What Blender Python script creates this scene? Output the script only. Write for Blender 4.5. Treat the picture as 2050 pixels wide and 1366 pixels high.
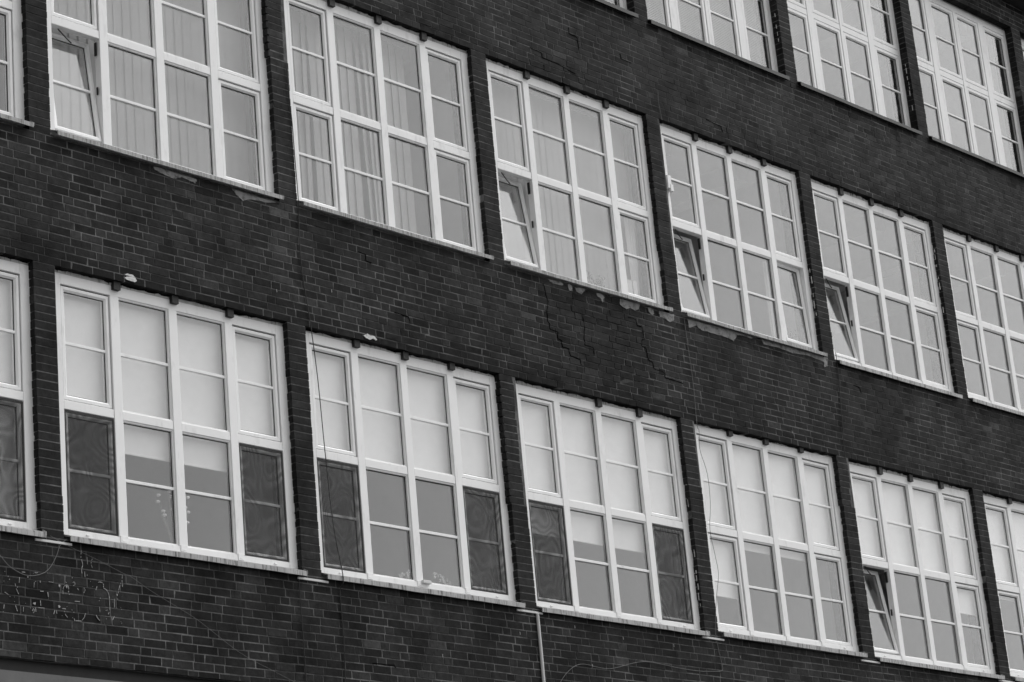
import bpy, math, random
from mathutils import Matrix, Vector
R = random.Random(7)
sc = bpy.context.scene
for o in list(bpy.data.objects): bpy.data.objects.remove(o)

# ------------------------------------------------------------------ camera
cd = bpy.data.cameras.new("camera"); cam = bpy.data.objects.new("camera", cd)
sc.collection.objects.link(cam); sc.camera = cam
yaw, pitch, roll = 0.8503, 0.3201, -0.0922
cy, sy, cp, sp = math.cos(yaw), math.sin(yaw), math.cos(pitch), math.sin(pitch)
fw = Vector((sy*cp, cy*cp, sp)); rt = Vector((cy, -sy, 0)); up = rt.cross(fw)
c, s = math.cos(roll), math.sin(roll)
r2 = c*rt + s*up; u2 = -s*rt + c*up
cam.matrix_world = Matrix(((r2.x, u2.x, -fw.x, -15.1105), (r2.y, u2.y, -fw.y, -17.4917),
                           (r2.z, u2.z, -fw.z, 1.65), (0, 0, 0, 1)))
cd.sensor_width = 36; cd.lens = 5075.7/2050*36; cd.clip_start = 0.5; cd.clip_end = 5000
# ------------------------------------------------------------------ light
SUN_EL, SUN_AZ = math.radians(57), math.radians(112)      # azimuth measured clockwise from +Y
w = bpy.data.worlds.new("World"); sc.world = w; w.use_nodes = True
nt = w.node_tree; nt.nodes.clear()
sky = nt.nodes.new('ShaderNodeTexSky'); sky.sky_type = 'NISHITA'; sky.sun_disc = False
sky.sun_elevation = SUN_EL; sky.sun_rotation = SUN_AZ; sky.air_density = 1.0; sky.dust_density = 4.0; sky.ozone_density = 1
bw = nt.nodes.new('ShaderNodeRGBToBW'); bg = nt.nodes.new('ShaderNodeBackground'); wo = nt.nodes.new('ShaderNodeOutputWorld')
bg.inputs['Strength'].default_value = 0.15
nt.links.new(sky.outputs[0], bw.inputs[0]); nt.links.new(bw.outputs[0], bg.inputs['Color']); nt.links.new(bg.outputs[0], wo.inputs[0])
sd = bpy.data.lights.new("sun", 'SUN'); sun = bpy.data.objects.new("sun", sd); sc.collection.objects.link(sun)
sd.energy = 0.5; sd.angle = math.radians(14); sd.color = (1, 1, 1)
d = Vector((math.sin(SUN_AZ)*math.cos(SUN_EL), math.cos(SUN_AZ)*math.cos(SUN_EL), math.sin(SUN_EL)))
sun.rotation_euler = d.to_track_quat('Z', 'Y').to_euler(); sun.location = (-10, -30, 40)
sc.view_settings.view_transform = 'Standard'; sc.view_settings.look = 'None'
sc.view_settings.exposure = 0.68; sc.view_settings.gamma = 1
sc.render.engine = 'CYCLES'
try:
    sc.cycles.max_bounces = 10; sc.cycles.transparent_max_bounces = 24
except Exception: pass

# ------------------------------------------------------------------ helpers
def tag(o, label=None, cat=None, group=None, kind=None):
    for k, v in (('label', label), ('category', cat), ('group', group), ('kind', kind)):
        if v: o[k] = v
    return o
def empty(name, loc=(0, 0, 0)):
    o = bpy.data.objects.new(name, None); sc.collection.objects.link(o); o.location = loc; return o
def cr(pts, n=6):
    """smooth a poly-line"""
    P = [Vector(p) for p in pts]
    if len(P) < 3: return P
    P = [2*P[0]-P[1]] + P + [2*P[-1]-P[-2]]; out = []
    for i in range(1, len(P)-2):
        a, b, c_, d_ = P[i-1:i+3]
        for j in range(n):
            t = j/n
            out.append(.5*((2*b)+(-a+c_)*t+(2*a-5*b+4*c_-d_)*t*t+(-a+3*b-3*c_+d_)*t**3))
    out.append(P[-2]); return out
class MB:
    def __init__(s): s.v = []; s.f = []; s.tone = []
    def poly(s, pts, t=1.0):
        n = len(s.v); s.v += [tuple(p) for p in pts]; s.f.append(tuple(range(n, n+len(pts)))); s.tone.append(t)
    def box(s, x0, x1, y0, y1, z0, z1, t=1.0, back=True):
        n = len(s.v)
        s.v += [(x0,y0,z0),(x1,y0,z0),(x1,y1,z0),(x0,y1,z0),(x0,y0,z1),(x1,y0,z1),(x1,y1,z1),(x0,y1,z1)]
        fs = [(0,1,5,4),(1,2,6,5),(3,0,4,7),(4,5,6,7),(3,2,1,0)] + ([(2,3,7,6)] if back else [])
        s.f += [tuple(n+i for i in q) for q in fs]; s.tone += [t]*len(fs); return n
    def bevbox(s, x0, x1, y0, y1, z0, z1, b=.004):
        """box whose front (y0) edges are chamfered"""
        n = len(s.v)
        s.v += [(x0+b,y0,z0+b),(x1-b,y0,z0+b),(x1-b,y0,z1-b),(x0+b,y0,z1-b),
                (x0,y0+b,z0),(x1,y0+b,z0),(x1,y0+b,z1),(x0,y0+b,z1),
                (x0,y1,z0),(x1,y1,z0),(x1,y1,z1),(x0,y1,z1)]
        fs = [(0,1,2,3),(4,5,1,0),(5,6,2,1),(6,7,3,2),(7,4,0,3),(8,9,5,4),(9,10,6,5),(10,11,7,6),(11,8,4,7),(11,10,9,8)]
        s.f += [tuple(n+i for i in q) for q in fs]; s.tone += [1.0]*len(fs)
    def ring(s, x0, x1, z0, z1, wl, y0, y1, b=.004, inner=0):
        """rectangular frame, mitred bevelled: outer rect, rail width wl, front y0, back y1; inner>0 adds a sloping bead"""
        def loop(dx, y): 
            n = len(s.v); s.v.extend([(x0+dx,y,z0+dx),(x1-dx,y,z0+dx),(x1-dx,y,z1-dx),(x0+dx,y,z1-dx)]); return n
        ls = [loop(0,y1), loop(0,y0+b), loop(b,y0), loop(wl-b-inner,y0), loop(wl-inner,y0+b)]
        if inner: ls.append(loop(wl,y0+b+.010))
        ls += [loop(wl if inner else wl, y1), ]
        for a, b_ in zip(ls, ls[1:]+ls[:1]):
            for i in range(4):
                j = (i+1) % 4; s.f.append((a+i, a+j, b_+j, b_+i)); s.tone.append(1.0)
    def tube(s, pts, r, n=6, smooth=6):
        P = cr(pts, smooth); rings = []
        for i, p in enumerate(P):
            t = (P[min(i+1, len(P)-1)]-P[max(i-1, 0)]).normalized()
            a = t.cross(Vector((0, 1, 0.01))).normalized(); b = t.cross(a)
            k = len(s.v); rings.append(k)
            for j in range(n):
                q = p+a*r*math.cos(6.2832*j/n)+b*r*math.sin(6.2832*j/n); s.v.append(tuple(q))
        for A, B in zip(rings, rings[1:]):
            for j in range(n):
                s.f.append((A+j, A+(j+1) % n, B+(j+1) % n, B+j)); s.tone.append(1.0)
        s.f.append(tuple(rings[0]+j for j in range(n))); s.f.append(tuple(rings[-1]+j for j in reversed(range(n)))); s.tone += [1, 1]
    def ball(s, c_, r, n=6, m=4, sq=(1, 1, 1)):
        k = len(s.v)
        for i in range(m+1):
            for j in range(n):
                a = math.pi*i/m; b = 6.2832*j/n
                s.v.append((c_[0]+r*sq[0]*math.sin(a)*math.cos(b), c_[1]+r*sq[1]*math.sin(a)*math.sin(b), c_[2]+r*sq[2]*math.cos(a)))
        for i in range(m):
            for j in range(n):
                s.f.append((k+i*n+j, k+i*n+(j+1) % n, k+(i+1)*n+(j+1) % n, k+(i+1)*n+j)); s.tone.append(1.0)
    def slab(s, outline, y0, y1, t=1.0):
        """prism of an (x,z) outline between y0 (front) and y1"""
        n = len(s.v); m = len(outline)
        s.v += [(x, y0, z) for x, z in outline]+[(x, y1, z) for x, z in outline]
        s.f.append(tuple(range(n, n+m))); s.tone.append(t)
        for i in range(m):
            j = (i+1) % m; s.f.append((n+i, n+m+i, n+m+j, n+j)); s.tone.append(t)
    def build(s, name, mat, parent=None, M=None):
        me = bpy.data.meshes.new(name); me.from_pydata(s.v, [], s.f); me.update()
        a = me.attributes.new('tone', 'FLOAT', 'FACE'); a.data.foreach_set('value', [float(t) for t in s.tone])
        if M is not None: me.transform(M)
        me.materials.append(mat)
        o = bpy.data.objects.new(name, me); sc.collection.objects.link(o)
        if parent: o.parent = parent
        return o

# ------------------------------------------------------------------ materials (the photograph is black and white: all greys)
def newmat(name):
    m = bpy.data.materials.new(name); m.use_nodes = True; t = m.node_tree; t.nodes.clear()
    out = t.nodes.new('ShaderNodeOutputMaterial'); return m, t, out
def N(t, typ, **kw):
    n = t.nodes.new(typ)
    for k, v in kw.items():
        if k in n.inputs: n.inputs[k].default_value = v
        else: setattr(n, k, v)
    return n
def ramp(t, src, a, b, lo, hi):
    m = N(t, 'ShaderNodeMapRange'); m.inputs[1].default_value = a; m.inputs[2].default_value = b
    m.inputs[3].default_value = lo; m.inputs[4].default_value = hi; t.links.new(src, m.inputs[0]); return m.outputs[0]
def mul(t, a, b):
    m = N(t, 'ShaderNodeMath', operation='MULTIPLY')
    t.links.new(a, m.inputs[0])
    if isinstance(b, (int, float)): m.inputs[1].default_value = b
    else: t.links.new(b, m.inputs[1])
    return m.outputs[0]
def noise(t, scale, detail=4, rough=.6, stretch=None):
    n = N(t, 'ShaderNodeTexNoise'); n.inputs['Scale'].default_value = scale; n.inputs['Detail'].default_value = detail; n.inputs['Roughness'].default_value = rough
    g = N(t, 'ShaderNodeNewGeometry')
    if stretch:
        mp = N(t, 'ShaderNodeMapping'); mp.inputs['Scale'].default_value = stretch
        t.links.new(g.outputs['Position'], mp.inputs[0]); t.links.new(mp.outputs[0], n.inputs['Vector'])
    else: t.links.new(g.outputs['Position'], n.inputs['Vector'])
    return n.outputs['Fac']
def plain(name, base, var=.15, scale=8, rough=.5, spec=.5, bump=0, bscale=60, stretch=None, stains=None, metal=0):
    m, t, out = newmat(name); b = N(t, 'ShaderNodeBsdfPrincipled')
    b.inputs['Roughness'].default_value = rough; b.inputs['Specular IOR Level'].default_value = spec; b.inputs['Metallic'].default_value = metal
    v = ramp(t, noise(t, scale, 4, .6, stretch), .25, .75, base*(1-var), base*(1+var))
    if stains:
        sscale, lo, hi, dark, sst = stains
        v = mul(t, v, ramp(t, noise(t, sscale, 5, .65, sst), lo, hi, 1.0, dark))
    t.links.new(v, b.inputs['Base Color'])
    if bump:
        bp = N(t, 'ShaderNodeBump'); bp.inputs['Strength'].default_value = bump; bp.inputs['Distance'].default_value = .004
        t.links.new(noise(t, bscale, 3), bp.inputs['Height']); t.links.new(bp.outputs[0], b.inputs['Normal'])
    t.links.new(b.outputs[0], out.inputs[0]); return m

def brick_mat():
    m, t, out = newmat('dark_clinker_brick'); b = N(t, 'ShaderNodeBsdfPrincipled')
    at = N(t, 'ShaderNodeAttribute', attribute_name='tone')
    base = mul(t, at.outputs['Fac'], ramp(t, noise(t, 1.1, 5, .65), .34, .66, .0090, .0285))
    base = mul(t, base, ramp(t, noise(t, 16, 5, .7), .3, .72, .55, 1.6))
    base = mul(t, base, ramp(t, noise(t, 9, 3, .6, (5, 5, .8)), .58, .70, 1.0, .42))       # vertical dark scorch marks
    base = mul(t, base, ramp(t, noise(t, 2.6, 6, .7), .62, .80, 1.0, 1.9))                  # lime bloom
    t.links.new(base, b.inputs['Base Color'])
    t.links.new(ramp(t, noise(t, 7, 4), .3, .7, .5, .8), b.inputs['Roughness']); b.inputs['Specular IOR Level'].default_value = .07
    bp = N(t, 'ShaderNodeBump'); bp.inputs['Strength'].default_value = .5; bp.inputs['Distance'].default_value = .004
    t.links.new(noise(t, 45, 5, .7), bp.inputs['Height']); t.links.new(bp.outputs[0], b.inputs['Normal'])
    t.links.new(b.outputs[0], out.inputs[0]); return m
def mortar_mat():
    m, t, out = newmat('lime_mortar'); b = N(t, 'ShaderNodeBsdfPrincipled')
    v = ramp(t, noise(t, .55, 5, .7), .36, .64, .058, .185)
    v = mul(t, v, ramp(t, noise(t, 3.2, 6, .7), .38, .60, .4, 1.2)); v = mul(t, v, ramp(t, noise(t, 40, 3), .3, .7, .75, 1.2))
    t.links.new(v, b.inputs['Base Color']); b.inputs['Roughness'].default_value = .95; b.inputs['Specular IOR Level'].default_value = .1
    t.links.new(b.outputs[0], out.inputs[0]); return m
GREF = 1.15
def glass_mat(boost=1.0):
    m, t, out = newmat('window_glass')
    fr = N(t, 'ShaderNodeFresnel'); fr.inputs['IOR'].default_value = 1.62
    gg = N(t, 'ShaderNodeNewGeometry'); t.links.new(ramp(t, gg.outputs['Backfacing'], 0, 1, 1.62, 1/1.62), fr.inputs['IOR'])
    f = ramp(t, fr.outputs[0], 0, 1, 0, GREF); cl = N(t, 'ShaderNodeClamp'); t.links.new(f, cl.inputs[0])
    tr = N(t, 'ShaderNodeBsdfTransparent'); tr.inputs[0].default_value = (.975, .975, .975, 1)
    gl = N(t, 'ShaderNodeBsdfGlossy'); gl.inputs['Roughness'].default_value = .015; gl.inputs[0].default_value = (1, 1, 1, 1)
    bp = N(t, 'ShaderNodeBump'); bp.inputs['Strength'].default_value = .02; bp.inputs['Distance'].default_value = .02
    t.links.new(noise(t, 1.6, 1), bp.inputs['Height']); t.links.new(bp.outputs[0], gl.inputs['Normal'])
    mx = N(t, 'ShaderNodeMixShader'); t.links.new(cl.outputs[0], mx.inputs[0]); t.links.new(tr.outputs[0], mx.inputs[1]); t.links.new(gl.outputs[0], mx.inputs[2])
    df = N(t, 'ShaderNodeBsdfDiffuse'); df.inputs[0].default_value = (.6, .6, .6, 1)           # dust film
    m2 = N(t, 'ShaderNodeMixShader'); t.links.new(ramp(t, noise(t, 5, 6, .7), .35, .8, .0, .03), m2.inputs[0])
    t.links.new(mx.outputs[0], m2.inputs[1]); t.links.new(df.outputs[0], m2.inputs[2]); t.links.new(m2.outputs[0], out.inputs[0])
    return m
def screen_mat():
    m, t, out = newmat('insect_mesh')
    tr = N(t, 'ShaderNodeBsdfTransparent'); df = N(t, 'ShaderNodeBsdfDiffuse')
    sn = N(t, 'ShaderNodeMath', operation='SINE'); t.links.new(mul(t, noise(t, 1.7, 1.2, .5, (1.5, 1, 1)), 85.0), sn.inputs[0])
    f = ramp(t, sn.outputs[0], -1, 1, .41, .25); df.inputs[0].default_value = (.06, .06, .06, 1)
    mx = N(t, 'ShaderNodeMixShader'); t.links.new(f, mx.inputs[0]); t.links.new(tr.outputs[0], mx.inputs[1]); t.links.new(df.outputs[0], mx.inputs[2])
    t.links.new(mx.outputs[0], out.inputs[0]); return m

BRICK = brick_mat(); MORTAR = mortar_mat(); GLASS = glass_mat(); MESH = screen_mat()
FRAME = plain('white_window_frame', .88, .03, 3, .5, .3, stains=(9, .56, .78, .80, (1, 1, .35)))
PLAST = plain('light_rough_plaster', .52, .2, 14, .95, .1, bump=1.0, bscale=30, stains=(18, .55, .7, .35, None))
PATCH = plain('weathered_render', .25, .35, 9, .95, .1, bump=1.0, bscale=25, stains=(14, .5, .66, .35, None))
WPATCH = plain('white_filler', .62, .15, 30, .95, .1, bump=1.0, bscale=30, stains=(60, .55, .65, .5, None))
SILL = plain('grimy_pale_sill', .40, .15, 5, .5, .4, stains=(12, .50, .62, .30, (3.5, 1, .35)))
SILLR = plain('weathered_aluminium_sill', .37, .12, 9, .5, .4, stains=(15, .46, .60, .36, (4, 1, .3)))
DSILL = plain('dark_metal_sill', .035, .2, 9, .5, .4)
DMETAL = plain('dark_metal', .025, .2, 9, .6, .3)
TRUNK = plain('white_plastic_trunking', .62, .08, 6, .5, .4)
CONC = plain('pale_concrete', .16, .15, 3, .9, .2, bump=.4, stains=(2.5, .5, .75, .8, (1, 1, .2)))
CABLE = plain('black_cable', .02, .1, 5, .6, .3); CABLEG = plain('grey_cable', .16, .1, 5, .6, .3)
BLIND = plain('white_blind_fabric', .9, .02, 5, .9, .1)
VBLIND = plain('grey_blind_fabric', .5, .03, 5, .9, .1)
VENET = plain('pale_slat_metal', .62, .03, 5, .5, .3)
ROOM = plain('painted_room_wall', .72, .05, 1, .9, .1)
RESID = plain('dried_glue', .40, .3, 60, .9, .1)
DRY = plain('dried_flower', .9, .1, 30, .9, .1); STEM = plain('dried_stem', .4, .1, 30, .9, .1)
LEAF = plain('houseplant_leaf', .07, .3, 30, .6, .3); POT = plain('white_pot', .6, .05, 5, .5, .4)
GASK_SHADE = plain('black_rubber_gap_shade', .012, .1, 5, .8, .1)  # pane gaskets, and the shade coloured into the gaps round the sashes
CRACK = plain('crack_shadow', .004, .1, 5, 1, 0)
ROOF = plain('dark_roof_edge', .03, .2, 4, .7, .2)
ASPH = plain('asphalt', .12, .3, 3, .95, .2, bump=.5)

# ------------------------------------------------------------------ layout constants (metres)
BAY, CH, STO = 3.125, 3.896/48, 3.896
SOF = 10.02                        # lintel underside of the lower window row
HALF = 1.4375                      # half opening
XL, XR, ZB, ZT = -4.83, 20.45, 6.305, 18.40
NB = {0: 32, 1: 32, 2: 32}         # courses per opening
cx = lambda k: (k-1)*BAY
WINS = [(0, k) for k in range(0, 7)]+[(1, k) for k in range(0, 7)]+[(2, k) for k in range(3, 8)]
OPEN = {(r, k): (cx(k)-HALF, cx(k)+HALF, SOF+r*STO-32*CH, SOF+r*STO) for r, k in WINS}

bld = empty('brick_office_building', (cx(4), 0, 0)); bld.location = (0, 0, 0)
tag(bld, 'long dark brick building with three storeys of wide white gridded windows', 'building')

# wall core (mortar face) built as bands and piers
mb = MB(); YM = .0023
def span(x0, x1, z0, z1):
    if x1-x0 > .001 and z1-z0 > .001: mb.box(x0, x1, YM, .36, z0, z1)
rows = [(0, [k for r, k in WINS if r == 0]), (1, [k for r, k in WINS if r == 1]), (2, [k for r, k in WINS if r == 2])]
z = ZB
for r, ks in rows:
    zb, zt = SOF+r*STO-32*CH, SOF+r*STO
    span(XL, XR, z, zb)
    x = XL
    for k in ks:
        span(x + (.004 if x > XL else 0), cx(k)-HALF-.004, zb, zt); x = cx(k)+HALF
    span(x+.004, XR, zb, zt)
    z = zt+.004
span(XL, XR, z, ZT)
mb.build('mortar_core', MORTAR, bld)

# ragged places in the piers: (row, pier right of bay p) -> height above which the brick edge stands back
JOG = {(0, 2): (8.49, -.045), (0, 3): (9.16, -.03), (0, 4): (9.30, -.04), (1, 1): (12.93, -.05), (1, 3): (12.05, -.035), (0, 0): (7.8, -.008)}
def inopen(xa, xb, za):
    for (x0, x1, z0, z1) in OPEN.values():
        if z0-.01 <= za < z1-.01 and xb > x0+.001 and xa < x1-.001: return (x0, x1)
    return None
def wear(x, z):
    """how disturbed the masonry is at a point, 0..1"""
    v = 0
    for (px, pz, rx, rz, a) in ((6.4, 10.7, 1.3, .75, 1), (5.6, 10.1, .8, .3, .8), (7.3, 10.2, .6, .4, .7), (8.9, 10.0, 1.2, .25, .8), (3.1, 10.15, .5, .35, .7),
                                (6.1, 14.05, .9, .3, .9), (9.6, 14.0, 1.0, .2, .7), (3.5, 14.0, 1.0, .15, .6), (12.5, 14.0, 1.5, .2, .5), (12.6, 15.0, .9, .25, .6), (10, 15.1, 1, .25, .5), (4.75, 9.6, .35, .9, .7)):
        q = ((x-px)/rx)**2+((z-pz)/rz)**2
        if q < 1: v = max(v, a*(1-q*.6))
    return v
def edge(x, z):
    e = 1
    for (x0, x1, z0, z1) in OPEN.values():
        if x0-.3 < x < x1+.3 and z0-.2 < z < z1+.2: e = .25 if z > z1-.01 and x0 < x < x1 else 0
    return e
bm = MB()
def brick(xa, xb, za, zb_, deep, tone):
    wv = wear((xa+xb)/2, za); j = .0018+.003*wv
    y = R.uniform(-.0015, .001) + wv*R.uniform(-.004, .0008)
    g = lambda: R.uniform(-j, j)
    y1 = .112 if deep else .02
    n = len(bm.v); b = .0022
    x0, x1, z0, z1 = xa+g(), xb+g(), za+g(), zb_+g()
    sk = wv*R.uniform(-.005, .005)
    dw = (.0035*math.sin(xa*1.3+za*.7)+.0025*math.sin(xa*3.1-za*2.3)+  .005*wv*math.sin(xa*4.2+1.3*za))*edge(xa, za)
    z0 += dw; z1 += dw
    ch = [0]*4
    if R.random() < .10+.5*wv: ch[R.randrange(4)] = R.uniform(.004, .016)
    bm.v += [(x0+b+ch[0], y+g()*.5, z0+b), (x1-b-ch[1], y+g()*.5, z0+b+sk), (x1-b-ch[2], y+g()*.5, z1-b+sk), (x0+b+ch[3], y+g()*.5, z1-b),
             (x0+ch[0]*.7, y+b, z0), (x1-ch[1]*.7, y+b, z0+sk), (x1-ch[2]*.7, y+b, z1+sk), (x0+ch[3]*.7, y+b, z1), (x0, y1, z0), (x1, y1, z0+sk), (x1, y1, z1+sk), (x0, y1, z1)]
    fs = [(0,1,2,3),(4,5,1,0),(5,6,2,1),(6,7,3,2),(7,4,0,3),(8,9,5,4),(9,10,6,5),(10,11,7,6),(11,8,4,7)]
    bm.f += [tuple(n+i for i in q) for q in fs]; bm.tone += [tone]*len(fs)
i0 = int(round((ZB-SOF)/CH)); i = i0
while SOF+i*CH < ZT-.03:
    za = SOF+i*CH; zb_ = za+CH-.0105; zn = za
    if zb_ < ZB+.02: i += 1; continue
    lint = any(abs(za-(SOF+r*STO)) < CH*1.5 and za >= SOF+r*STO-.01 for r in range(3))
    # intervals of solid wall in this course
    ops = sorted([(o[0], o[1]) for o in OPEN.values() if o[2]-.01 <= za < o[3]-.01])
    solid = []; x = XL
    for o in ops: solid.append((x, o[0])); x = o[1]
    solid.append((x, XR))
    narrow = bool(ops)
    row = next((r for r in range(3) if SOF+r*STO-32*CH-.01 <= za < SOF+r*STO-.01), None)
    for (a, b) in solid:
        if b-a < .4:                                     # pier: one stretcher per course
            p = round((a-HALF)/BAY)+1; q = 0
            if (row, p) in JOG and za > JOG[(row, p)][0]: q = JOG[(row, p)][1]*R.uniform(.85, 1.15)
            q2 = q*.45
            if q and (row, p) == (0, 4) and za < 9.55: q *= 1.7
            tone = R.choice((.8, .9, 1, 1, 1.1, 1.25))
            brick(a+q2+R.uniform(-.003, .003), b+q+R.uniform(-.003, .003), max(za, ZB), zb_, True, tone)
            continue
        sh = (i % 2)*.3125+((i//2) % 3)*.0625+.01*math.sin(i*2.1)
        x = a-(a+10-sh) % .625; kx = 0
        seq = (.25, .25, .125)
        while x < b:
            L = seq[kx % 3]; kx += 1
            xa, xb = max(x, a)+(.005 if x > a else 0), min(x+L, b)-(.005 if x+L < b else 0)
            x += L
            if xb-xa < .05:
                if xb-xa < .012: continue
            tone = max(.45, R.gauss(1, .23))
            if R.random() < .09: tone *= R.uniform(1.3, 1.9)
            if R.random() < .10: tone *= .5
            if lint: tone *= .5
            tone *= 1-.12*wear(xa, za)
            near = any(o[2]-CH*1.6 < za < o[3]+CH*1.2 and xb > o[0]-.3 and xa < o[1]+.3 for o in OPEN.values())
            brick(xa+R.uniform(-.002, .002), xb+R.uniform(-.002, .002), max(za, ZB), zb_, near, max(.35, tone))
    i += 1
bw_ = bm.build('brick_facing', BRICK, bld)
# base band below the brickwork, roof edge, side and back walls
m = MB(); m.box(XL, XR, .07, .3, 6.19, ZB); m.build('recessed_base_strip', DMETAL, bld)
m = MB(); m.box(XL, XR, .012, .36, 0, 6.19); m.build('concrete_base', CONC, bld)
m = MB(); m.box(XL, XR, -.26, .5, 18.24, 18.44); m.box(XL, XR, -.30, .5, 18.44, 18.62); m.box(XL, XR, .5, 12, 18.4, 18.6); m.build('roof_edge', ROOF, bld)
m = MB(); m.box(XL, XL+.3, .36, 12, 0, 18.4); m.box(XR-.3, XR, .36, 12, 0, 18.4); m.box(XL+.3, XR-.3, 11.7, 12, 0, 18.4); m.build('outer_wall', CONC, bld)
# rooms behind the windows
m = MB()
for r in range(3):
    f0, f1 = SOF+r*STO-3.42, SOF+r*STO+.10
    m.box(XL+.3, XR-.3, .361, 5.6, f1, f1+.1); m.box(XL+.3, XR-.3, .361, 5.6, f0-.12, f0)
    m.box(XL+.3, XR-.3, 5.6, 5.7, f0, f1)
    for k in range(0, 8):
        for q in (-.8, .78): m.box(cx(k)+q-.11, cx(k)+q+.11, .45, 5.59, f1-.26, f1+.01)
        m.box(cx(k)-.35, cx(k)-.05, 1.6, 3.0, f1-.14, f1-.06)
    for k in (0, 1, 2, 3, 4, 6): m.box(cx(k)+1.5, cx(k)+1.62, .365, 5.6, f0, f1)
m.build('interior_room', ROOM, bld)

# ------------------------------------------------------------------ windows
DZ = {(0, 2): .003, (0, 3): -.009, (0, 4): .016, (0, 5): -.010, (1, 1): -.006, (1, 3): .004, (1, 5): -.004}
OPENSASH = {(1, 1): {'LL': (7.5, 0)}, (1, 3): {'LL': (7.5, 0)}, (1, 4): {'LL': (8, 0), 'LR': (2.6, 1.2)}, (1, 5): {'LL': (8, 0)}, (0, 5): {'LL': (8, 0)}}
SCREENS = {(0, 0): ('LL', 'LR'), (0, 1): ('LL', 'LR'), (0, 2): ('LL', 'LR'), (0, 3): ('LL', 'LR')}
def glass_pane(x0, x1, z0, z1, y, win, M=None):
    m = MB(); m.ring(x0-.006, x1+.006, z0-.006, z1+.006, .022, y-.004, y-.0005, .001); m.build('gasket_gap_shade', GASK_SHADE, win, M)
    m = MB(); m.box(x0, x1, y, y+.006, z0, z1); a, b = R.uniform(-.007, .007), R.uniform(-.006, .006)   # no pane is set quite true
    m.v = [(x, yy+a*(x-(x0+x1)/2)+b*(z-(z0+z1)/2), z) for x, yy, z in m.v]
    return m.build('pane', GLASS, win, M)
def sash(x0, x1, z0, z1, y, win, tilt=(0, 0), wl=.047, bar=True, deep=.062):
    M = None
    if tilt != (0, 0):
        hx = x1 if tilt[1] else x0
        M = Matrix.Translation((hx, y+deep, z0)) @ Matrix.Rotation(math.radians(tilt[1]), 4, 'Z') @ Matrix.Rotation(math.radians(-tilt[0]), 4, 'X') @ Matrix.Translation((-hx, -y-deep, -z0))
        M = Matrix.Translation((0, .0, 0.012)) @ M
    m = MB(); m.ring(x0, x1, z0, z1, wl, y, y+deep, .004, .012)
    if bar:
        zc = (z0+z1)/2; m.bevbox(x0+wl-.004, x1-wl+.004, y+.012, y+.026, zc-.014, zc+.014, .003)
    m.build('sash', FRAME, win, M)
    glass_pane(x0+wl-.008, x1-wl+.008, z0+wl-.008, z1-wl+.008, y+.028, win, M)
    if tilt[0] > 4:                                        # stay arm and handle of an opened sash
        a = MB(); a.box(x1-.012, x1-.002, y+.02, y+.05, z1-.16, z1-.02); a.box(x1-.010, x1-.002, y+.02, y+.04, z0+.52, z0+.60)
        a.tube([(x0+.10, y+.03, z1-.004), (x0+.26, y+.05+.05, z1-.035), (x0+.32, y+.11, z1-.06)], .006, 5, 2)
        a.build('stay_arm', DMETAL, win)
DARKC = 1
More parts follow.
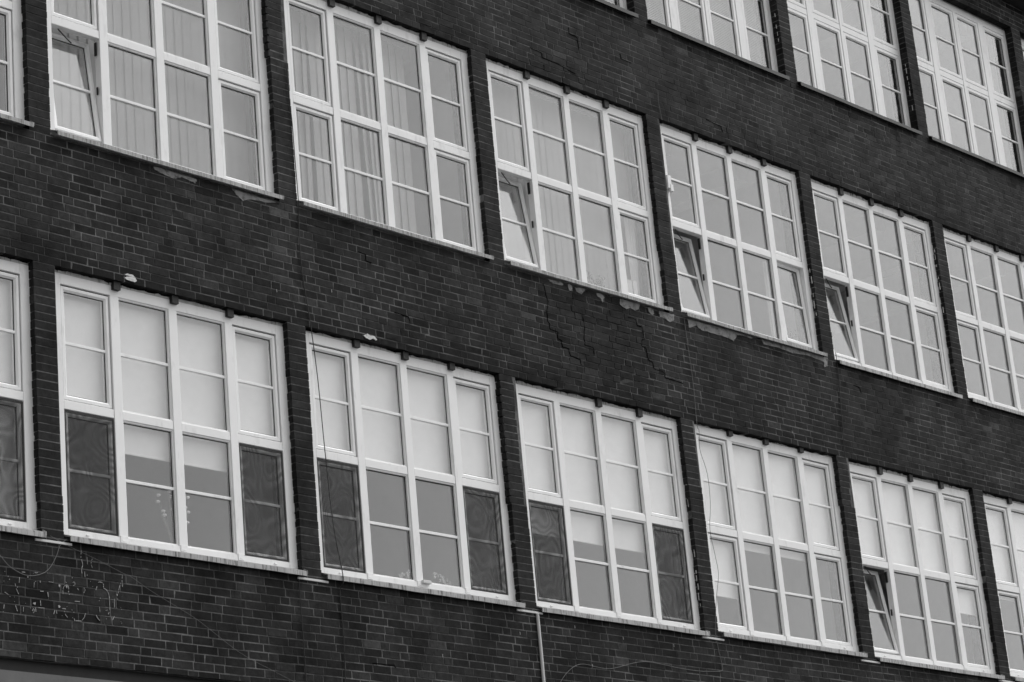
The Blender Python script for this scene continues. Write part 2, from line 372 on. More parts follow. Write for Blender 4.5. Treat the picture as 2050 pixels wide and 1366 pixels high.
def window(r, k):
    X = cx(k); B = 7.544+r*STO+DZ.get((r, k), 0) - (.008 if r == 1 else 0); Y = .065
    mul_ = (-.709, 0, .709); hw = .0505
    zr0, zr1 = B-.059, B; zt0, zt1 = B+1.128, B+1.214; zh0, zh1 = B+2.34, B+2.442
    if r == 1: zt0, zt1 = B+1.112, B+1.198
    m = MB(); D = .075
    if r < 2:
        for sx in (-1, 1):
            a, b = sorted((X+sx*1.440, X+sx*1.336)); m.bevbox(a, b, Y, Y+D, zr0, zh1, .003)
        for q in mul_: m.bevbox(X+q-hw, X+q+hw, Y-.003, Y+D, zr1-.001, zh0+.001, .004)
        m.bevbox(X-1.336, X+1.336, Y+.001, Y+D, zh0, zh1-.001, .003); m.bevbox(X-1.336, X+1.336, Y+.001, Y+D, zr0+.001, zr1, .003)
        cols = [(-1.336, -.709-hw), (-.709+hw, -hw), (hw, .709-hw), (.709+hw, 1.336)]
        for ci, (a, b) in enumerate(cols):
            e = .012 if ci in (0, 3) else 0
            m.bevbox(X+a, X+b, Y+.0015, Y+D, zt0+e*0, zt1, .004)
        if r == 0 or k >= 5:
            for q in (-1.12,)+mul_+(1.15,): m.bevbox(X+q-.018, X+q+.018, Y-.008, Y+.002, zr0+.018, zr0+.03, .002)
            for q in mul_: m.bevbox(X+q-.035, X+q+.035, Y-.006, Y+.0015, zr0+.004, zr1+.012, .002)
        win = m.build('window', FRAME, bld)
        # rough plaster seal round the frame
        p = MB()
        zs0, zs1 = zh1, SOF+r*STO+.004
        x = X-1.44; h = -.012
        while x < X+1.44:
            d = R.uniform(.03, .09); x2 = min(x+d, X+1.44); h2 = -.010+.012*math.sin(x*5+k)*R.random()+R.uniform(-.012, .004)
            p.poly([(x, Y+.006, zs0-.006), (x2, Y+.006, zs0-.006), (x2, Y-.002+R.uniform(-.006, .008), zs1+h2), (x, Y-.002+R.uniform(-.006, .008), zs1+h)]); h = h2; x = x2
        zz = zr0
        while zz < zs1:
            d = R.uniform(.03, .08); z2 = min(zz+d, zs1)
            for sx in (-1, 1):
                o_ = R.uniform(.004, .02)
                a, b = sorted((X+sx*1.4395, X+sx*(1.4395-R.uniform(-.006, .004)))); a, b = (a, X+1.52) if sx > 0 else (X-1.52, b)
                p.box(a, b, Y-.001-o_*.5, Y+.05, zz, z2)
            zz = z2
        p.build('plaster_seal', PLAST, win)
        lights = {'UL': (cols[0], 1), 'LL': (cols[0], 0), 'UR': (cols[3], 1), 'LR': (cols[3], 0)}
        tilts = OPENSASH.get((r, k), {})
        for nm, ((a, b), u) in lights.items():
            z0, z1 = (zt1+.008, zh0-.010) if u else (zr1+.004, zt0-.008)
            sash(X+a+.009, X+b-.009, z0+.002, z1-.003, Y+.012, win, tilts.get(nm, (0, 0)))
            q = MB(); q.ring(X+a-.001, X+b+.001, z0-.010, z1+.012, .030, Y+.030, Y+.045, .001)  # black ring behind the sash edge: the gap's shade, put in as colour
            if nm not in tilts: q.build('gasket_gap_shade', GASK_SHADE, win)
            if nm in SCREENS.get((r, k), ()):
                q = MB(); q.ring(X+a+.004, X+b-.004, z0+.003, z1-.003, .016, Y+.006, Y+.012, .001); q.build('screen_rim', DMETAL, win)
                q = MB(); q.box(X+a+.012, X+b-.012, Y+.008, Y+.009, z0+.01, z1-.01); q.build('insect_screen', MESH, win)
        for (a, b) in cols[1:3]:
            for z0, z1 in ((zr1, zt0), (zt1, zh0)):
                bead = MB(); bead.ring(X+a-.004, X+b+.004, z0-.004, z1+.004, .020, Y+.012, Y+.06, .003)
                zc = (z0+z1)/2+(.0 if z0 > B+1 else -.013); bead.bevbox(X+a+.002, X+b-.002, Y+.018, Y+.034, zc-.015, zc+.015, .003)
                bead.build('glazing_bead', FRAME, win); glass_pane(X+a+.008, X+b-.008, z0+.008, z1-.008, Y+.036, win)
        for q in mul_:
            if (r, k) in ((0, 3),) and q < -.5: continue
            h = MB(); x = X+q+.012+R.uniform(-.01, .01); h.box(x-.040, x+.040, Y-.040, Y+.004, zh1-.048+R.uniform(-.006, .006), zs1+.001); h.build('anchor_bracket', DMETAL, win)
    else:
        Y = .12; B += .027
        zr0, zr1 = B-.13, B-.055; zt0, zt1 = B+1.115, B+1.205; zh0, zh1 = B+2.33, B+2.43
        for sx in (-1, 1):
            a, b = sorted((X+sx*1.452, X+sx*1.398)); m.bevbox(a, b, Y, Y+D, zr0, zh1, .003)
        for q in (-.734, .72): m.bevbox(X+q-.07, X+q+.07, Y-.004, Y+D, zr1-.001, zh0+.001, .004)
        m.bevbox(X-.002-.032, X-.002+.032, Y-.004, Y+D, zr1-.001, zh0+.001, .004)
        m.bevbox(X-1.398, X+1.398, Y+.001, Y+D, zh0, zh1, .003); m.bevbox(X-1.398, X+1.398, Y+.001, Y+D, zr0, zr1, .003)
        cols = [(-1.398, -.804), (-.664, -.034), (.030, .65), (.79, 1.398)]
        for a, b in cols: m.bevbox(X+a, X+b, Y+.0015, Y+D, zt0, zt1, .004)
        win = m.build('window', FRAME, bld)
        for a, b in cols:
            for z0, z1 in ((zr1+.003, zt0-.006), (zt1+.006, zh0-.006)):
                sash(X+a+.006, X+b-.006, z0, z1, Y+.002, win, wl=.060)
        p = MB()
        for sx in (-1, 1):
            a, b = sorted((X+sx*1.451, X+sx*1.52)); p.box(a, b, Y+.004, Y+.06, zr0, SOF+r*STO)
        p.box(X-1.451, X+1.451, Y+.008, Y+.05, zh1, SOF+r*STO+.01); p.build('plaster_seal', PLAST, win)
    # sill
    q = MB()
    if r == 2:
        x0, x1 = X-1.437, X+1.437
        q.slab([(0, 0)], 0, 0) if False else None
        zf = B-.118
        prof = [(.125, zf+.085), (-.05, zf), (-.05, zf-.05), (-.042, zf-.05), (-.042, zf-.012), (.125, zf+.06)]
        mt = DSILL
    elif r == 1 and k < 5:
        x0, x1 = X-1.395, X+1.452; zt = zr0+.052
        prof = [(.07, zt), (-.052, zt-.055), (-.052, zt-.098), (-.044, zt-.098), (-.044, zt-.062), (.07, zt-.012)]
        mt = SILLR
    else:
        x0, x1 = X-1.402, X+1.452; zt = zr0+.004
        prof = [(.07, zt), (-.052, zt-.045), (-.052, zt-.093), (-.040, zt-.093), (-.040, zt-.052), (.07, zt-.02)]
        mt = SILL
    n = len(q.v); npf = len(prof); segs = 12
    for i_ in range(segs+1):
        xx = x0+(x1-x0)*i_/segs; w_ = R.uniform(-.0025, .0025)
        q.v += [(xx, y, z_+(w_ if y < 0 else 0)) for y, z_ in prof]
    for i_ in range(segs):
        for j in range(npf):
            a, b = n+i_*npf+j, n+i_*npf+(j+1) % npf; q.f.append((a, a+npf, b+npf, b)); q.tone.append(1)
    q.f.append(tuple(n+j for j in range(npf))); q.f.append(tuple(n+segs*npf+j for j in reversed(range(npf)))); q.tone += [1, 1]
    if r < 2:
        a = len(q.v)
        for xx in (x1-.001, x1+.005): q.v += [(xx, -.053, prof[1][1]-.03), (xx, .064, prof[0][1]-.03), (xx, .064, prof[0][1]+.022), (xx, -.053, prof[1][1]+.006)]
        for fc in ((0, 1, 2, 3), (7, 6, 5, 4), (0, 3, 7, 4), (3, 2, 6, 7), (0, 4, 5, 1)): q.f.append(tuple(a+i_ for i_ in fc)); q.tone.append(1)
    q.build('sill', mt, win)
    return win, B
W = {}
for r, k in WINS: W[(r, k)] = window(r, k)
# measured outlines on the wall plane (x, z)
GLUE = [
 [(-1.253,7.338), (-1.259,7.271), (-1.243,7.214), (-1.257,7.164), (-1.252,7.117)],
 [(-1.191,7.286), (-1.189,7.220)],
 [(-1.162,7.282), (-1.169,7.274)],
 [(-1.133,7.278), (-1.148,7.232), (-1.132,7.182)],
 [(-1.224,7.149), (-1.221,7.098)],
 [(-1.198,7.123), (-1.194,7.116)],
 [(-1.863,7.074), (-1.864,7.045)],
 [(-1.911,7.068), (-1.876,7.069)],
 [(-1.773,7.077), (-1.747,7.077)],
 [(-1.550,7.080), (-1.548,7.037)],
 [(-1.938,7.019), (-1.944,6.968)],
 [(-1.987,6.956), (-1.976,6.914), (-1.964,6.887), (-1.952,6.867)],
 [(-1.946,6.910), (-1.953,6.867)],
 [(-1.780,6.993), (-1.786,6.942)],
 [(-1.717,7.011), (-1.715,6.993)],
 [(-1.627,7.013), (-1.575,7.012)],
 [(-2.129,6.905), (-2.123,6.866)],
 [(-2.100,6.869), (-2.062,6.851)],
 [(-1.639,6.918), (-1.632,6.875)],
 [(-1.718,6.917), (-1.683,6.919)],
 [(-1.482,7.018), (-1.434,7.020)],
 [(-1.473,6.918), (-1.470,6.961), (-1.453,6.992), (-1.417,7.004), (-1.408,6.968), (-1.411,6.939)],
 [(-1.362,7.031), (-1.344,7.041), (-1.336,7.020), (-1.359,7.003)],
 [(-1.239,7.001), (-1.226,6.980), (-1.241,6.953)],
 [(-1.311,6.986), (-1.298,6.973)],
 [(-1.083,7.062), (-1.056,7.072), (-1.020,7.061), (-1.017,7.029)],
 [(-1.105,6.993), (-1.090,7.028)],
 [(-1.017,7.021), (-0.978,7.000), (-0.957,6.950), (-0.956,6.884), (-0.957,6.825), (-0.974,6.786)],
 [(-1.071,6.843), (-1.068,6.795)],
 [(-0.900,6.934), (-0.903,6.853)],
 [(-0.906,6.775), (-0.928,6.740)],
 [(-1.113,6.765), (-1.089,6.731), (-1.054,6.709)],
 [(-1.004,6.816), (-0.981,6.824)],
 [(-1.466,6.766), (-1.450,6.732), (-1.424,6.705)],
 [(-1.231,6.768), (-1.246,6.730), (-1.270,6.702)],
 [(-1.358,6.708), (-1.350,6.687)],
 [(-1.341,6.690), (-1.279,6.694)],
 [(-1.487,6.786), (-1.448,6.786)],
 [(-1.810,6.731), (-1.797,6.754), (-1.789,6.734), (-1.802,6.714)],
 [(-1.775,6.764), (-1.772,6.728)],
 [(-1.721,6.834), (-1.718,6.787)],
 [(-1.745,6.767), (-1.680,6.770)],
 [(-1.989,6.763), (-1.969,6.712)],
 [(-1.904,6.758), (-1.907,6.715)],
 [(-1.581,6.726), (-1.567,6.763)],
 [(-1.549,6.765), (-1.546,6.733)],
 [(-2.108,6.758), (-2.113,6.722)],
 [(-1.343,6.866), (-1.289,6.868)],
 [(-0.795,7.183), (-0.803,7.115), (-0.801,7.056)],
 [(-0.818,7.091), (-0.838,7.044), (-0.855,6.991)],
]
a0 = [(5.856,11.328), (5.922,11.317), (5.929,11.250), (5.885,11.236), (5.858,11.281)]
a1 = [(5.987,11.301), (6.117,11.324), (6.176,11.315), (6.127,11.275), (6.079,11.236), (5.998,11.261)]
a2 = [(6.355,11.309), (6.459,11.318), (6.497,11.283), (6.452,11.215), (6.424,11.257), (6.367,11.275)]
a3 = [(6.771,11.326), (6.898,11.327), (7.147,11.333), (7.119,11.267), (7.041,11.227), (6.937,11.243), (6.880,11.214), (6.771,11.247)]
a4 = [(7.279,11.316), (7.378,11.317), (7.395,11.253), (7.346,11.232), (7.298,11.265)]
a5 = [(7.486,11.314), (7.651,11.315), (7.780,11.319), (7.752,11.242), (7.677,11.203), (7.600,11.231), (7.501,11.237)]
a6 = [(5.513,11.311), (5.730,11.326), (5.785,11.295), (5.724,11.277), (5.590,11.274)]
b0 = [(8.032,11.314), (8.399,11.318), (8.803,11.329), (9.094,11.326), (9.391,11.334), (9.264,11.291), (9.090,11.302), (8.999,11.289), (8.907,11.187), (8.811,11.216), (8.609,11.217), (8.439,11.222), (8.268,11.218), (8.191,11.260), (8.041,11.203)]
b1 = [(9.496,11.334), (9.842,11.330), (10.241,11.335), (10.615,11.334), (10.900,11.336), (10.857,11.210), (10.789,11.188), (10.788,11.257), (10.448,11.284), (10.133,11.257), (9.832,11.280), (9.527,11.263)]
b2 = [(-0.218,11.301), (0.002,11.302), (0.337,11.301), (0.320,11.250), (0.250,11.263), (0.139,11.271), (0.067,11.236), (-0.002,11.237), (-0.070,11.244), (-0.192,11.273)]
b3 = [(0.794,11.303), (0.939,11.301), (1.233,11.298), (1.442,11.298), (1.231,11.262), (0.993,11.237), (0.933,11.205), (0.849,11.256)]
# ------------------------------------------------------------------ marks and fittings on the facade (parts of the building)
def rag(pl, a=.006, n=3):
    out = []
    for (p, q) in zip(pl, pl[1:]+pl[:1]):
        for i in range(n):
            t = i/n; out.append((p[0]+(q[0]-p[0])*t+R.uniform(-a, a), p[1]+(q[1]-p[1])*t+R.uniform(-a, a)*.7))
    return out
for pl in (a0, a1, a2, a3, a4, a5, a6, b0, b1, b2, b3):
    m = MB(); m.slab(rag(pl, .007, 4), -.0065, .004); m.build('render_patch', PATCH, bld)
for pl in ([(-.632, 10.098), (-.589, 10.112), (-.528, 10.113), (-.503, 10.092), (-.56, 10.09)], [(-.60, 10.083), (-.50, 10.088), (-.483, 10.062), (-.502, 10.043), (-.593, 10.046), (-.63, 10.06)],
           [(2.494, 10.071), (2.561, 10.100), (2.60, 10.085), (2.66, 10.092), (2.693, 10.06), (2.68, 10.046), (2.64, 10.062), (2.592, 10.040), (2.53, 10.05)]):
    m = MB(); m.slab(rag(pl, .004, 3), -.009, .003); m.build('filler_patch', WPATCH, bld)
for pl in GLUE:
    m = MB()
    P = cr([(x, 0, z) for x, z in pl], 4)
    for p, q in zip(P, P[1:]):
        if R.random() < .22: continue
        dx, dz = q.x-p.x, q.z-p.z; l = math.hypot(dx, dz) or 1; wd = R.uniform(.0012, .0032)
        nx, nz = -dz/l*wd, dx/l*wd
        m.slab([(p.x-nx, p.z-nz), (q.x-nx, q.z-nz), (q.x+nx, q.z+nz), (p.x+nx, p.z+nz)], -.0045, 0)
    if m.f: m.build('glue_mark', RESID, bld)
m = MB()
for i in range(45):
    x, z = R.uniform(-2.15, -.75), R.uniform(6.68, 7.1); r_ = R.uniform(.0015, .005)
    m.slab([(x+r_*math.cos(t)*R.uniform(.5, 1.3), z+r_*math.sin(t)*R.uniform(.5, 1.6)) for t in (0, 1.2, 2.5, 3.7, 5)], -.0045, 0)
for x, z, r_ in ((-1.785, 6.80, .016), (-1.52, 6.80, .013), (-1.51, 6.99, .013), (-1.43, 6.985, .010), (-1.85, 7.03, .008), (-.865, 6.975, .008)):
    m.slab([(x+r_*math.cos(t)*R.uniform(.5, 1.2), z+r_*math.sin(t)*R.uniform(.5, 1.4)) for t in (0, .8, 1.7, 2.5, 3.3, 4.2, 5.1)], -.0055, 0)
for x, z in ((1.319, 10.344), (2.087, 10.494), (8.289, 7.523-.3), (4.505, 7.146), (5.629, 6.895), (7.077, 7.247), (5.4, 7.3), (6.2, 7.25), (9.9, 10.2), (3.3, 6.8), (11.9, 14.3), (12.1, 14.25)):
    m.slab([(x, z), (x+.006, z-.004), (x+.007, z-.03), (x+.001, z-.034)], -.0045, 0)
tag(m.build('paint_specks', RESID, bld), kind='stuff')
CR = [[(5.43, 11.24), (5.464, 11.114), (5.49, 11.0), (5.448, 10.93), (5.448, 10.812), (5.474, 10.76), (5.474, 10.698), (5.60, 10.69), (5.60, 10.61), (5.66, 10.60), (5.66, 10.53), (5.765, 10.52), (5.78, 10.44), (5.95, 10.43), (5.96, 10.36)],
      [(6.063, 11.003), (6.079, 10.812), (6.052, 10.72), (6.06, 10.626), (6.2, 10.615), (6.21, 10.54)],
      [(6.90, 11.12), (7.031, 11.116), (7.06, 11.05), (7.15, 11.04), (7.159, 10.892), (7.11, 10.88), (7.11, 10.80), (7.17, 10.79), (7.19, 10.64), (7.27, 10.63), (7.28, 10.55), (7.459, 10.54), (7.48, 10.47), (7.8, 10.46)],
      [(2.5, 11.0), (2.62, 10.99), (2.63, 10.92), (2.7, 10.91)], [(6.35, 14.7), (6.36, 14.62), (6.5, 14.61), (6.51, 14.45)], [(7.3, 14.62), (7.31, 14.55), (7.5, 14.545)],
      [(3.0, 10.42), (3.2, 10.41), (3.21, 10.34)], [(5.6, 14.22), (5.8, 14.21), (5.82, 14.15), (6.1, 14.14), (6.4, 14.1)], [(11.4, 11.05), (11.55, 11.04), (11.56, 10.97)], [(2.3, 6.62), (2.6, 6.625), (2.62, 6.60)], [(8.9, 14.15), (9.2, 14.14), (9.22, 14.06)]]
for pl in CR:
    m = MB()
    pts = []
    for p, q in zip(pl, pl[1:]):
        for i in range(3): pts.append((p[0]+(q[0]-p[0])*i/3+R.uniform(-.009, .009), p[1]+(q[1]-p[1])*i/3+R.uniform(-.005, .005)))
    pts.append(pl[-1])
    wd = [R.uniform(.0018, .0058) for _ in pts]
    for i in range(len(pts)-1):
        p, q = pts[i], pts[i+1]; dx, dz = q[0]-p[0], q[1]-p[1]; l = math.hypot(dx, dz) or 1; nx, nz = -dz/l, dx/l
        m.slab([(p[0]-nx*wd[i], p[1]-nz*wd[i]), (q[0]-nx*wd[i+1], q[1]-nz*wd[i+1]), (q[0]+nx*wd[i+1], q[1]+nz*wd[i+1]), (p[0]+nx*wd[i], p[1]+nz*wd[i])], -.0045, 0)
    m.build('wall_crack', CRACK, bld)
for k in range(-0, 6):
    X = cx(k)+BAY/2
    m = MB(); m.bevbox(X-.20, X+.20, -.016, .003, 7.366, 7.388, .002); m.build('cable_trunking', TRUNK, bld)
m = MB(); m.tube([(4.80, -.014, 7.362), (4.803, -.014, 6.9), (4.80, -.014, 6.2)], .018, 10, 4); m.build('conduit_pipe', TRUNK, bld)
m = MB(); m.bevbox(7.99, 8.06, .02, .06, 13.02, 13.19, .003); m.bevbox(8.03, 8.085, .015, .06, 12.985, 13.075, .003); m.build('junction_box', FRAME, bld)
for x, z, k in ((3.205, 7.545, 2),):
    m = MB(); m.bevbox(x-.06, x+.06, .03, .064, z-.012, z+.02, .003); m.build('frame_clip', TRUNK, W[(0, k)][0])
# inside window boards
m = MB()
for r, k in WINS: m.box(cx(k)-1.44, cx(k)+1.44, .205, .46, 7.544+r*STO-.085, 7.544+r*STO-.055)
m.build('window_board', TRUNK, bld)

# ------------------------------------------------------------------ cables hung on the wall (things)
def cable(pts, r, mat, label, y=-.012):
    m = MB(); m.tube([(x, y+(0 if len(q) == 0 else q[0]), z) for x, z, *q in pts], r, 6, 5)
    return tag(m.build('cable', mat), label, 'cable', 'loose cables on the brick wall')
cable([(1.649, 12.9), (1.662, 12.5), (1.679, 12.226), (1.685, 11.8), (1.694, 11.394), (1.672, 10.926), (1.690, 10.517), (1.745, 10.099), (1.801, 9.471), (1.833, 8.743), (1.881, 7.977), (1.919, 7.425, -.05), (1.912, 7.30), (1.918, 6.825), (1.899, 6.32)], .0048, CABLE,
      'long black cable running straight down across the second bottom row window and the wall below')
cable([(7.958, 14.295), (7.945, 14.2), (7.949, 14.07), (7.972, 13.9)], .0025, CABLEG, 'short pale cable ending on the wall above the junction box')
cable([(7.955, 11.33), (7.962, 11.1), (7.97, 10.913), (7.988, 10.476), (7.967, 9.974), (7.994, 9.90), (7.969, 9.666), (8.058, 9.372), (8.049, 9.005), (7.984, 8.694), (8.024, 8.398), (8.047, 8.161), (7.953, 7.854), (7.87, 7.491), (7.874, 7.317), (7.916, 7.088), (7.902, 7.011), (7.70, 6.985), (7.483, 6.971), (7.125, 6.975), (6.517, 6.997), (5.988, 6.88), (5.777, 6.862), (5.434, 6.877), (5.2, 6.77), (5.0, 6.58)], .0028, CABLEG,
      'grey wavy cable dropping beside a brick pier and then sagging left along the lower wall')
cable([(11.081, 11.44), (11.072, 11.07), (11.011, 10.456), (10.973, 9.986)], .0042, CABLE, 'black cable hanging straight between middle and bottom row near the right side')
cable([(1.369, 7.364), (1.375, 6.97), (1.382, 6.581), (1.383, 6.32)], .0045, CABLE, 'short black cable straight down the lower wall left of the long black one')
cable([(-2.45, 7.40), (-2.28, 7.31), (-2.145, 7.188), (-2.042, 7.098), (-1.874, 7.041), (-1.722, 7.066), (-1.623, 7.128), (-1.542, 7.246), (-1.494, 7.356), (-1.42, 7.418)], .0032, CABLEG, 'pale cable sagging in a loop under the left end of the bottom sills')
cable([(-1.60, 7.43), (-1.40, 7.36), (-1.22, 7.31), (-1.053, 7.262), (-.796, 7.18), (-.705, 7.158), (-.491, 7.056), (-.2, 6.94), (.088, 6.82), (.559, 6.571), (.985, 6.426), (1.25, 6.34)], .0018, CABLEG, 'thin taut cable running diagonally down right over the lower wall')
for x, z in ((5.777, 6.868), (6.517, 7.003)):
    pass

# ------------------------------------------------------------------ blinds behind the glass (things)
NTH = {0: 'cut off window at the left edge', 1: 'first full window from the left', 2: 'second full window from the left', 3: 'third full window from the left', 4: 'fourth full window from the left', 5: 'fifth full window from the left', 6: 'cut off window at the right edge'}
ROWN = {0: 'bottom row', 1: 'middle row', 2: 'top row'}
COL = [(-1.40, -.715), (-.705, -.004), (.004, .705), (.715, 1.40)]
def roller(k, c0, c1, zb, label):
    x0, x1 = cx(k)+COL[c0][0], cx(k)+COL[c1][1]
    m = MB(); n = 12
    for i in range(n):
        xa, xb = x0+(x1-x0)*i/n, x0+(x1-x0)*(i+1)/n; m.box(xa, xb, .175, .177, zb+.02, 9.95)
    b = m.build('roller_blind', BLIND); tag(b, label, 'roller blind', 'white roller blinds in the bottom row')
    h = MB(); h.bevbox(x0-.002, x1+.002, .172, .182, zb, zb+.022, .003); h.build('hem_bar', BLIND, b)
    h = MB(); h.tube([(x0, .19, 9.965), ((x0+x1)/2, .19, 9.965), (x1, .19, 9.965)], .022, 8, 1); h.build('roller_tube', BLIND, b)
RB = [(0, 0, 3, 7.60, 'white roller blind fully lowered in the bottom row window cut by the left edge'),
      (1, 0, 0, 8.69, 'narrow white roller blind above the leftmost full insect screen, left of the dried flowers'),
      (1, 1, 2, 8.385, 'wide white roller blind hanging down just above the dried white flowers'),
      (1, 3, 3, 8.69, 'narrow white roller blind directly right of the one above the dried flowers'),
      (2, 0, 3, 8.69, 'white roller blind in the upper half of the window with two white blossom clusters'),
      (3, 0, 2, 8.325, 'wide white roller blind in the bottom row window directly right of the white blossoms\' window'),
      (3, 3, 3, 8.68, 'narrow white roller blind above the rightmost of all the insect screens'),
      (4, 0, 0, 7.96, 'longest narrow white roller blind, right of the pier the grey cable hangs by'),
      (4, 1, 2, 8.59, 'wide white roller blind ending just under the transom, beside the longest narrow blind'),
      (4, 3, 3, 8.69, 'narrow white roller blind left of the bottom row window that has a tilted sash'),
      (5, 0, 2, 8.69, 'white roller blind above the only tilted open sash of the bottom row'),
      (5, 3, 3, 8.28, 'long white roller blind at the right side of the bottom window with tilted sash'),
      (6, 0, 0, 8.58, 'narrow roller blind at the left of the bottom row window cut by the right edge'),
      (6, 1, 3, 8.69, 'white roller blind to the right in the bottom row window cut by the right edge')]
for a in RB: roller(*a)
def vertical(k, label, cols=(0, 3), ang=4, y=.36, skip=(), crooked=()):
    x0, x1 = cx(k)+COL[cols[0]][0], cx(k)+COL[cols[1]][1]; zt = 13.84; zb = 11.42
    m = MB(); x = x0; i = 0; wd = .064
    while x < x1:
        a = math.radians(ang+R.uniform(-3, 3)); lean = R.uniform(-.004, .004)
        if i in crooked: lean += R.choice((-.05, .05, .075)); a += math.radians(18)
        if i not in skip:
            dx, dy = wd*math.cos(a), wd*math.sin(a)
            m.poly([(x-dx+lean, y-dy, zb), (x+dx+lean, y+dy, zb), (x+dx, y+dy, zt), (x-dx, y-dy, zt)])
            m.poly([(x-dx+lean, y-dy+.0015, zb), (x-dx, y-dy+.0015, zt), (x+dx, y+dy+.0015, zt), (x+dx+lean, y+dy+.0015, zb)])
        x += .113; i += 1
    b = m.build('vertical_blind', VBLIND); tag(b, label, 'vertical blind', 'grey vertical blinds in the middle row')
    h = MB(); h.bevbox(x0-.02, x1+.02, y-.03, y+.02, zt, zt+.05, .003); h.build('head_rail', TRUNK, b)
vertical(0, 'grey vertical blind in the middle row window cut off by the left edge')
vertical(1, 'even grey vertical blind in the middle row window at top left with a tilted sash')
vertical(2, 'grey vertical blind with gaps and crooked slats in the second full middle row window', cols=(0, 2), ang=9, skip=(), crooked=(5, 8, 12, 13))
vertical(3, 'closed grey vertical blind in the middle row window with houseplant and white carton')
def venetian(k, c0, c1, z0, z1, label, y=.27):
    x0, x1 = cx(k)+c0, cx(k)+c1; m = MB(); z = z0
    while z < z1:
        m.poly([(x0, y-.010, z), (x1, y-.010, z), (x1, y+.008, z+.0205), (x0, y+.008, z+.0205)]); z += .025
    for x in (x0+.12, x1-.12): m.box(x-.001, x+.001, y-.013, y-.011, z0, z1)
    b = m.build('venetian_blind', VENET); tag(b, label, 'venetian blind', 'venetian blinds in the top row')
    h = MB(); h.bevbox(x0, x1, y-.015, y+.015, z0-.025, z0-.005, .002); h.build('bottom_rail', VENET, b)
venetian(3, -1.36, 1.36, 15.40, 17.78, 'venetian blind in the cropped top row window left of the brick pier')
venetian(4, -1.36, 1.36, 15.40, 17.78, 'venetian blind fully lowered in the second top row window from the left')
venetian(5, -1.36, -.74, 15.40, 17.78, 'narrow venetian blind with uneven slats at left in the top row window')
venetian(5, .02, 1.36, 16.62, 17.78, 'venetian blind lowered to the transom at upper right in the top row window')

# ------------------------------------------------------------------ things standing on the inside window boards
ZS = 7.544-.055
def dried(x, y, z0, label):
    o = empty('dried_flower_bunch', (x, y, z0)); tag(o, label, 'flowers')
    v = MB(); 
    prof = [(.035, 0), (.045, .05), (.035, .11), (.025, .14), (.03, .155)]
    for (r0, h0), (r1, h1) in zip(prof, prof[1:]):
        for j in range(10):
            a, b = 6.2832*j/10, 6.2832*(j+1)/10
            v.poly([(r0*math.cos(a), r0*math.sin(a), h0), (r0*math.cos(b), r0*math.sin(b), h0), (r1*math.cos(b), r1*math.sin(b), h1), (r1*math.cos(a), r1*math.sin(a), h1)])
    v.build('vase', STEM, o)
    s_ = MB(); hd = MB()
    for i in range(11):
        tx = (-.19, -.17, -.15, -.13, -.03, -.01, .01, .17, .19, .15, .13)[i]+R.uniform(-.01, .01); tz = (.60, .53, .43, .40, .66, .61, .5, .62, .49, .52, .36)[i]+R.uniform(-.01, .01)
        s_.tube([(tx*.04, 0, .12), (tx*.4, .01, tz*.5), (tx, R.uniform(-.04, .04), tz)], .0022, 4, 3)
        hd.ball((tx, R.uniform(-.03, .03), tz), .021, 7, 5, (1.15, 1, .75))
    for i in range(9):
        tx = R.uniform(-.22, .22); s_.tube([(tx*.04, 0, .12), (tx*.5, 0, .35), (tx, 0, R.uniform(.5, .72))], .0013, 3, 3)
    s_.build('stems', STEM, o); hd.build('flower_heads', DRY, o)
dried(.10, .30, ZS, 'tall bunch of dried white flowers under the blind of the first full bottom row window')
def blossoms(x, y, z0, sx, label):
    o = empty('flowering_plant', (x, y, z0)); tag(o, label, 'plant', 'flowering plants on the bottom row window board')
    p = MB()
    for j in range(10):
        a, b = 6.2832*j/10, 6.2832*(j+1)/10
        p.poly([(.03*math.cos(a), .03*math.sin(a), 0), (.03*math.cos(b), .03*math.sin(b), 0), (.042*math.cos(b), .042*math.sin(b), .06), (.042*math.cos(a), .042*math.sin(a), .06)])
    p.build('pot', POT, o)
    s_ = MB(); s_.tube([(0, 0, .05), (.02*sx, 0, .15), (.10*sx, 0, .23)], .003, 4, 4); s_.tube([(0, 0, .05), (-.03*sx, 0, .15), (-.08*sx, 0, .19)], .003, 4, 4); s_.build('stem', STEM, o)
    f = MB()
    for i in range(26):
        t = R.uniform(-1, 1); bx = .12*t*sx+R.uniform(-.02, .02); bz = .19+.05*t+R.uniform(-.035, .035)
        for j in range(5):
            a = 6.2832*j/5+R.random(); r_ = .014
            f.poly([(bx, R.uniform(-.03, .03), bz), (bx+r_*math.cos(a), -.01, bz+r_*math.sin(a)), (bx+r_*1.2*math.cos(a+.5), -.012, bz+r_*1.2*math.sin(a+.5)), (bx+r_*math.cos(a+1), -.01, bz+r_*math.sin(a+1))])
    f.build('blossoms', DRY, o)
blossoms(3.17, .28, ZS, 1, 'white blossoms left of the middle post in the second full bottom row window')
blossoms(3.68, .28, ZS, -1, 'white blossoms right of the middle post in the second full bottom row window')
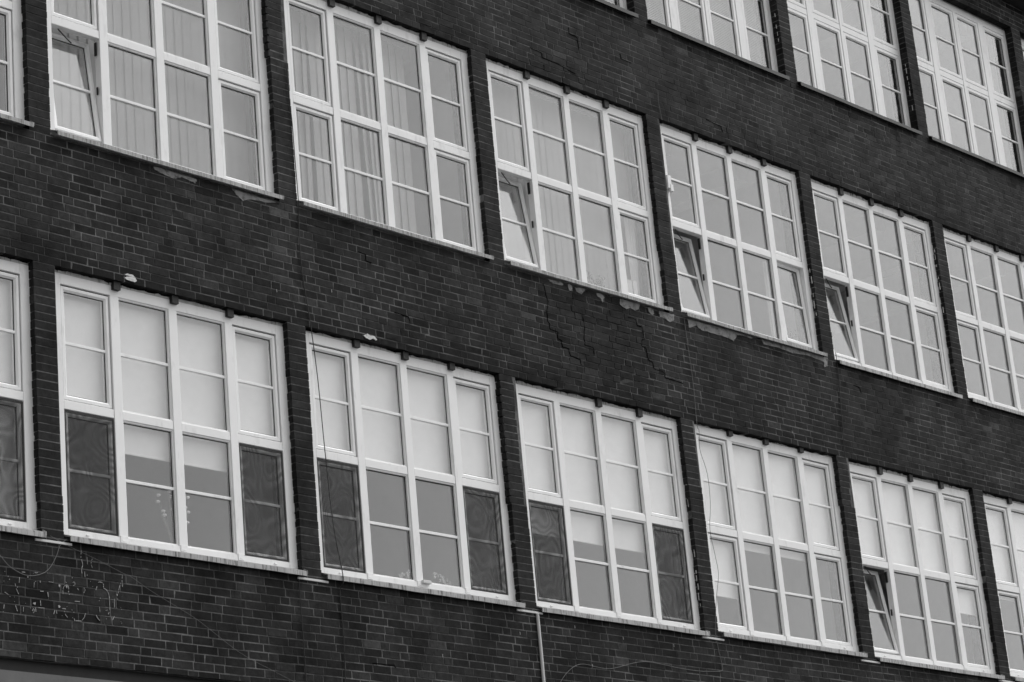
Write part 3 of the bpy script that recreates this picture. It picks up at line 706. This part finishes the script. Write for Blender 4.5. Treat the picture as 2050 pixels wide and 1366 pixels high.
def houseplant(x, y, z0, h, w_, label, n=90):
    o = empty('houseplant', (x, y, z0)); tag(o, label, 'plant')
    p = MB()
    for j in range(10):
        a, b = 6.2832*j/10, 6.2832*(j+1)/10
        p.poly([(.04*math.cos(a), .04*math.sin(a), 0), (.04*math.cos(b), .04*math.sin(b), 0), (.055*math.cos(b), .055*math.sin(b), .08), (.055*math.cos(a), .055*math.sin(a), .08)])
    p.build('pot', POT, o)
    s_ = MB(); l = MB()
    for i in range(14):
        tx = R.uniform(-w_, w_); tz = R.uniform(.5, 1)*h; ty = R.uniform(-.05, .05); P = [(0, 0, .06), (tx*.3, ty*.5, tz*.7), (tx, ty, tz)]
        s_.tube(P, .002, 4, 3)
        for q in range(n//14):
            t = R.uniform(.4, 1); px, pz = tx*t, .06+(tz-.06)*t+R.uniform(-.02, .02); a = R.uniform(0, 6.28); ll = R.uniform(.012, .026); py = ty+R.uniform(-.03, .03)
            l.poly([(px, py, pz), (px+ll*math.cos(a)+.004, py-.005, pz+ll*math.sin(a)), (px+1.8*ll*math.cos(a), py, pz+1.8*ll*math.sin(a)), (px+ll*math.cos(a)-.004, py+.004, pz+ll*math.sin(a)+.006)])
    s_.build('stems', LEAF, o); l.build('leaves', LEAF, o)
houseplant(6.72, .27, ZS+STO, .39, .13, 'small leafy houseplant standing left of the white carton in the middle row')
houseplant(10.50, .27, ZS+STO, .36, .09, 'faint spiky houseplant at lower right in the middle row window with two open sashes', 60)
m = MB(); m.bevbox(7.30, 7.38, .19, .27, ZS+STO, ZS+STO+.34, .003); m.bevbox(7.20, 7.298, .20, .27, ZS+STO, ZS+STO+.335, .003)
tag(m.build('white_carton', POT), 'upright white carton on the window board right of the leafy houseplant, middle row', 'carton')
m = MB(); m.bevbox(2.55, 2.62, .2, .26, ZS, ZS+.12, .003)
tag(m.build('small_box', POT), 'small pale box left of the two white blossom clusters, bottom row', 'box')

def curtain(x0, x1, y, z0, z1, label, lean=0):
    m = MB(); n = 26
    for i in range(n):
        a, b = i/n, (i+1)/n; f = lambda t: y+.018*math.sin(t*22)
        m.poly([(x0+(x1-x0)*a*.7+lean*(1-a), f(a), z0), (x0+(x1-x0)*b*.7+lean*(1-b), f(b), z0), (x0+(x1-x0)*b, f(b), z1), (x0+(x1-x0)*a, f(a), z1)])
    tag(m.build('curtain', BLIND), label, 'curtain')
curtain(10.16, 10.38, .30, 11.45, 12.60, 'narrow white curtain strip behind the middle row window with two open sashes')
curtain(7.40, 7.60, .30, 11.45, 12.60, 'pale gathered curtain behind the light with the white carton, middle row', .03)
for x, z0, z1, y in ((cx(5)+HALF, 12.55, 13.55, .035), (cx(5)+HALF, 15.6, 16.4, .05), (cx(3)+HALF, 7.75, 9.3, .03), (cx(4)+HALF, 11.7, 12.5, .03), (cx(4)+HALF, 15.8, 16.6, .05)):
    z = z0
    while z < z1:
        l = R.uniform(.02, .11)
        if R.random() < .7:
            m = MB(); yy = y+R.uniform(-.006, .006); w_ = R.uniform(.002, .006); m.box(x-.004, x+.002, yy-w_, yy+w_, z, z+l); m.build('paint_drip', WPATCH, bld)
        z += l+R.uniform(.01, .06)

# ------------------------------------------------------------------ ground
m = MB(); m.box(-1500, 1500, -1500, 1500, -.3, 0); g = m.build('ground', ASPH); tag(g, kind='structure')
g.location = (0, 0, -.004)
